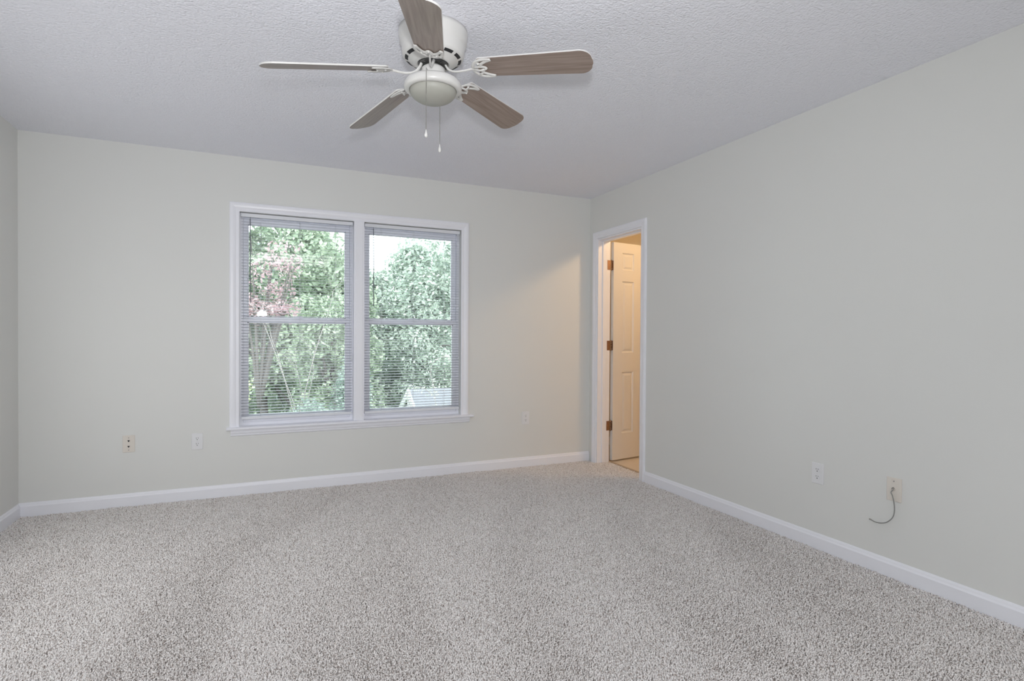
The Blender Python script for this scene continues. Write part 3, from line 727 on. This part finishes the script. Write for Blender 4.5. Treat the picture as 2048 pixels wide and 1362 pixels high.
def bare(name, label, base, tips, seed, group=None):
    t = empty(name, base); tag(t, label, 'branches', group); rnd = random.Random(seed); mb = MB(); B = Vector(base)
    def grow(p, d, L, r, depth):
        q = p+d*L*0.5+Vector((rnd.uniform(-.06, .06), 0, rnd.uniform(-.05, .05)))*L; e = p+d*L
        mb.tube([p, q, e], [r, r*0.85, r*0.65], 5)
        if depth <= 0: return
        for _ in range(3):
            nd = (d+Vector((rnd.uniform(-.8, .8), rnd.uniform(-.4, .4), rnd.uniform(-.5, .6)))).normalized(); grow(q if rnd.random() < .4 else e, nd, L*rnd.uniform(.5, .75), r*0.6, depth-1)
    for tp in tips:
        T = Vector(tp)-B; mb.tube(smooth([(0, 0, 0), (0.03, 0, T.z*0.55), (T.x*0.45, 0, T.z*0.8), T], 4), [0.012-0.0006*i for i in range(13)], 6)
        grow(T, (T.normalized()+Vector((rnd.uniform(-.5, .5), 0, .1))).normalized(), 0.40, 0.0065, 3)
    mb.build('twigs', m_twig, t); return t
bare('bare_shrub', 'bare pale twigs in front of the trees in the left window', (-2.2, 6.1, GZ), [(-1.70, 6.1, 1.55), (-2.75, 6.1, 1.30), (-2.55, 6.1, 0.85), (-2.15, 6.0, 0.15), (-1.95, 6.1, 0.45)], 5)

def vine(pts, seed, t, name='vine_strand'):
    P = smooth(pts, 8); mb = MB(); B = Vector(t.location); mb.tube([p-B for p in P], 0.006, 5); rnd = random.Random(seed)
    for p in P:
        for _ in range(4):
            c = p-B+Vector((rnd.uniform(-.07, .07), rnd.uniform(-.05, .05), rnd.uniform(-.07, .07))); a = Vector((rnd.uniform(-1, 1), rnd.uniform(-1, 1), rnd.uniform(-1, 1))).normalized()*0.024; b = a.orthogonal().normalized()*0.012
            mb.add([c-a, c+b, c+a, c-b], [(0, 1, 2, 3)], 1)
    mb.build(name, [m_twig, L_pale], t)
vt = empty('climbing_rose', (-0.28, 4.45, GZ)); tag(vt, 'arching sprays of pale leaves low in the right window', 'plant')
for q, pts in enumerate(([(-0.2, 5.8, -0.6), (-0.35, 5.7, 0.05), (-0.1, 5.6, 0.18), (0.15, 5.6, 0.02)], [(-0.6, 5.7, -0.8), (-0.8, 5.6, -0.35), (-0.5, 5.5, -0.3), (-0.1, 5.5, -0.5)],
        [(0.2, 5.8, -0.4), (0.1, 5.8, 0.5), (0.35, 5.7, 0.75), (0.6, 5.7, 0.6)]  )):
    vine([(-0.28, 4.45, GZ)]+[(-2.81+(x+2.81)*0.87, 4.4, 1.17+(z-1.17)*0.87) for x, y, z in pts], 3+q, vt)

# neighbour's gable roof, low in the right window
hs = empty('neighbour_house', (3.6, 7.5, GZ)); tag(hs, 'neighbouring house roof with white gable trim at the bottom of the right window', 'house')
HX, HY, HZ = 3.6, 7.5, GZ
gx, ry, rz_, half, drop = 0.40, 7.49, -0.02, 2.2, 1.32
L = lambda x, y, z: (x-HX, y-HY, z-HZ)
mb = MB()
for s in (-1, 1):
    a = [L(gx-0.30, ry, rz_), L(7.2, ry, rz_), L(7.2, ry+s*(half+0.3), rz_-drop*(half+0.3)/half), L(gx-0.30, ry+s*(half+0.3), rz_-drop*(half+0.3)/half)]
    mb.add(a+[(x, y, z-0.06) for x, y, z in a], [(0, 1, 2, 3), (7, 6, 5, 4), (0, 4, 5, 1), (1, 5, 6, 2), (2, 6, 7, 3), (3, 7, 4, 0)])
mb.build('roof', m_shingle, hs)
mb = MB(); mb.box(L(gx, ry-half, GZ), L(6.9, ry+half, rz_-drop))
g = [L(gx, ry-half, rz_-drop), L(gx, ry+half, rz_-drop), L(gx, ry, rz_-0.06)]; g2 = [(6.9-HX, y, z) for x, y, z in g]
mb.add(g+g2, [(0, 1, 2), (5, 4, 3), (0, 3, 4, 1), (1, 4, 5, 2), (2, 5, 3, 0)]); mb.build('house_wall', m_siding, hs)
mb = MB()
for s in (-1, 1):
    p0 = Vector(L(gx-0.32, ry, rz_+0.01)); p1 = Vector(L(gx-0.32, ry+s*(half+0.32), rz_+0.01-drop*(half+0.32)/half)); dn = Vector((0, 0, -0.17))
    q = [p0, p1, p1+dn, p0+dn]; mb.add([tuple(v) for v in q]+[(v.x+0.04, v.y, v.z) for v in q], [(0, 1, 2, 3), (7, 6, 5, 4), (0, 4, 5, 1), (1, 5, 6, 2), (2, 6, 7, 3), (3, 7, 4, 0)])
mb.build('fascia_board', m_fascia, hs)
mb = MB(); mb.box(L(gx-0.31, ry-0.75, rz_-0.62), L(gx-0.25, ry+0.75, rz_-0.54)); mb.box(L(gx-0.31, ry-0.04, rz_-0.58), L(gx-0.25, ry+0.04, rz_-0.10)); mb.build('gable_bracket', m_fascia, hs)
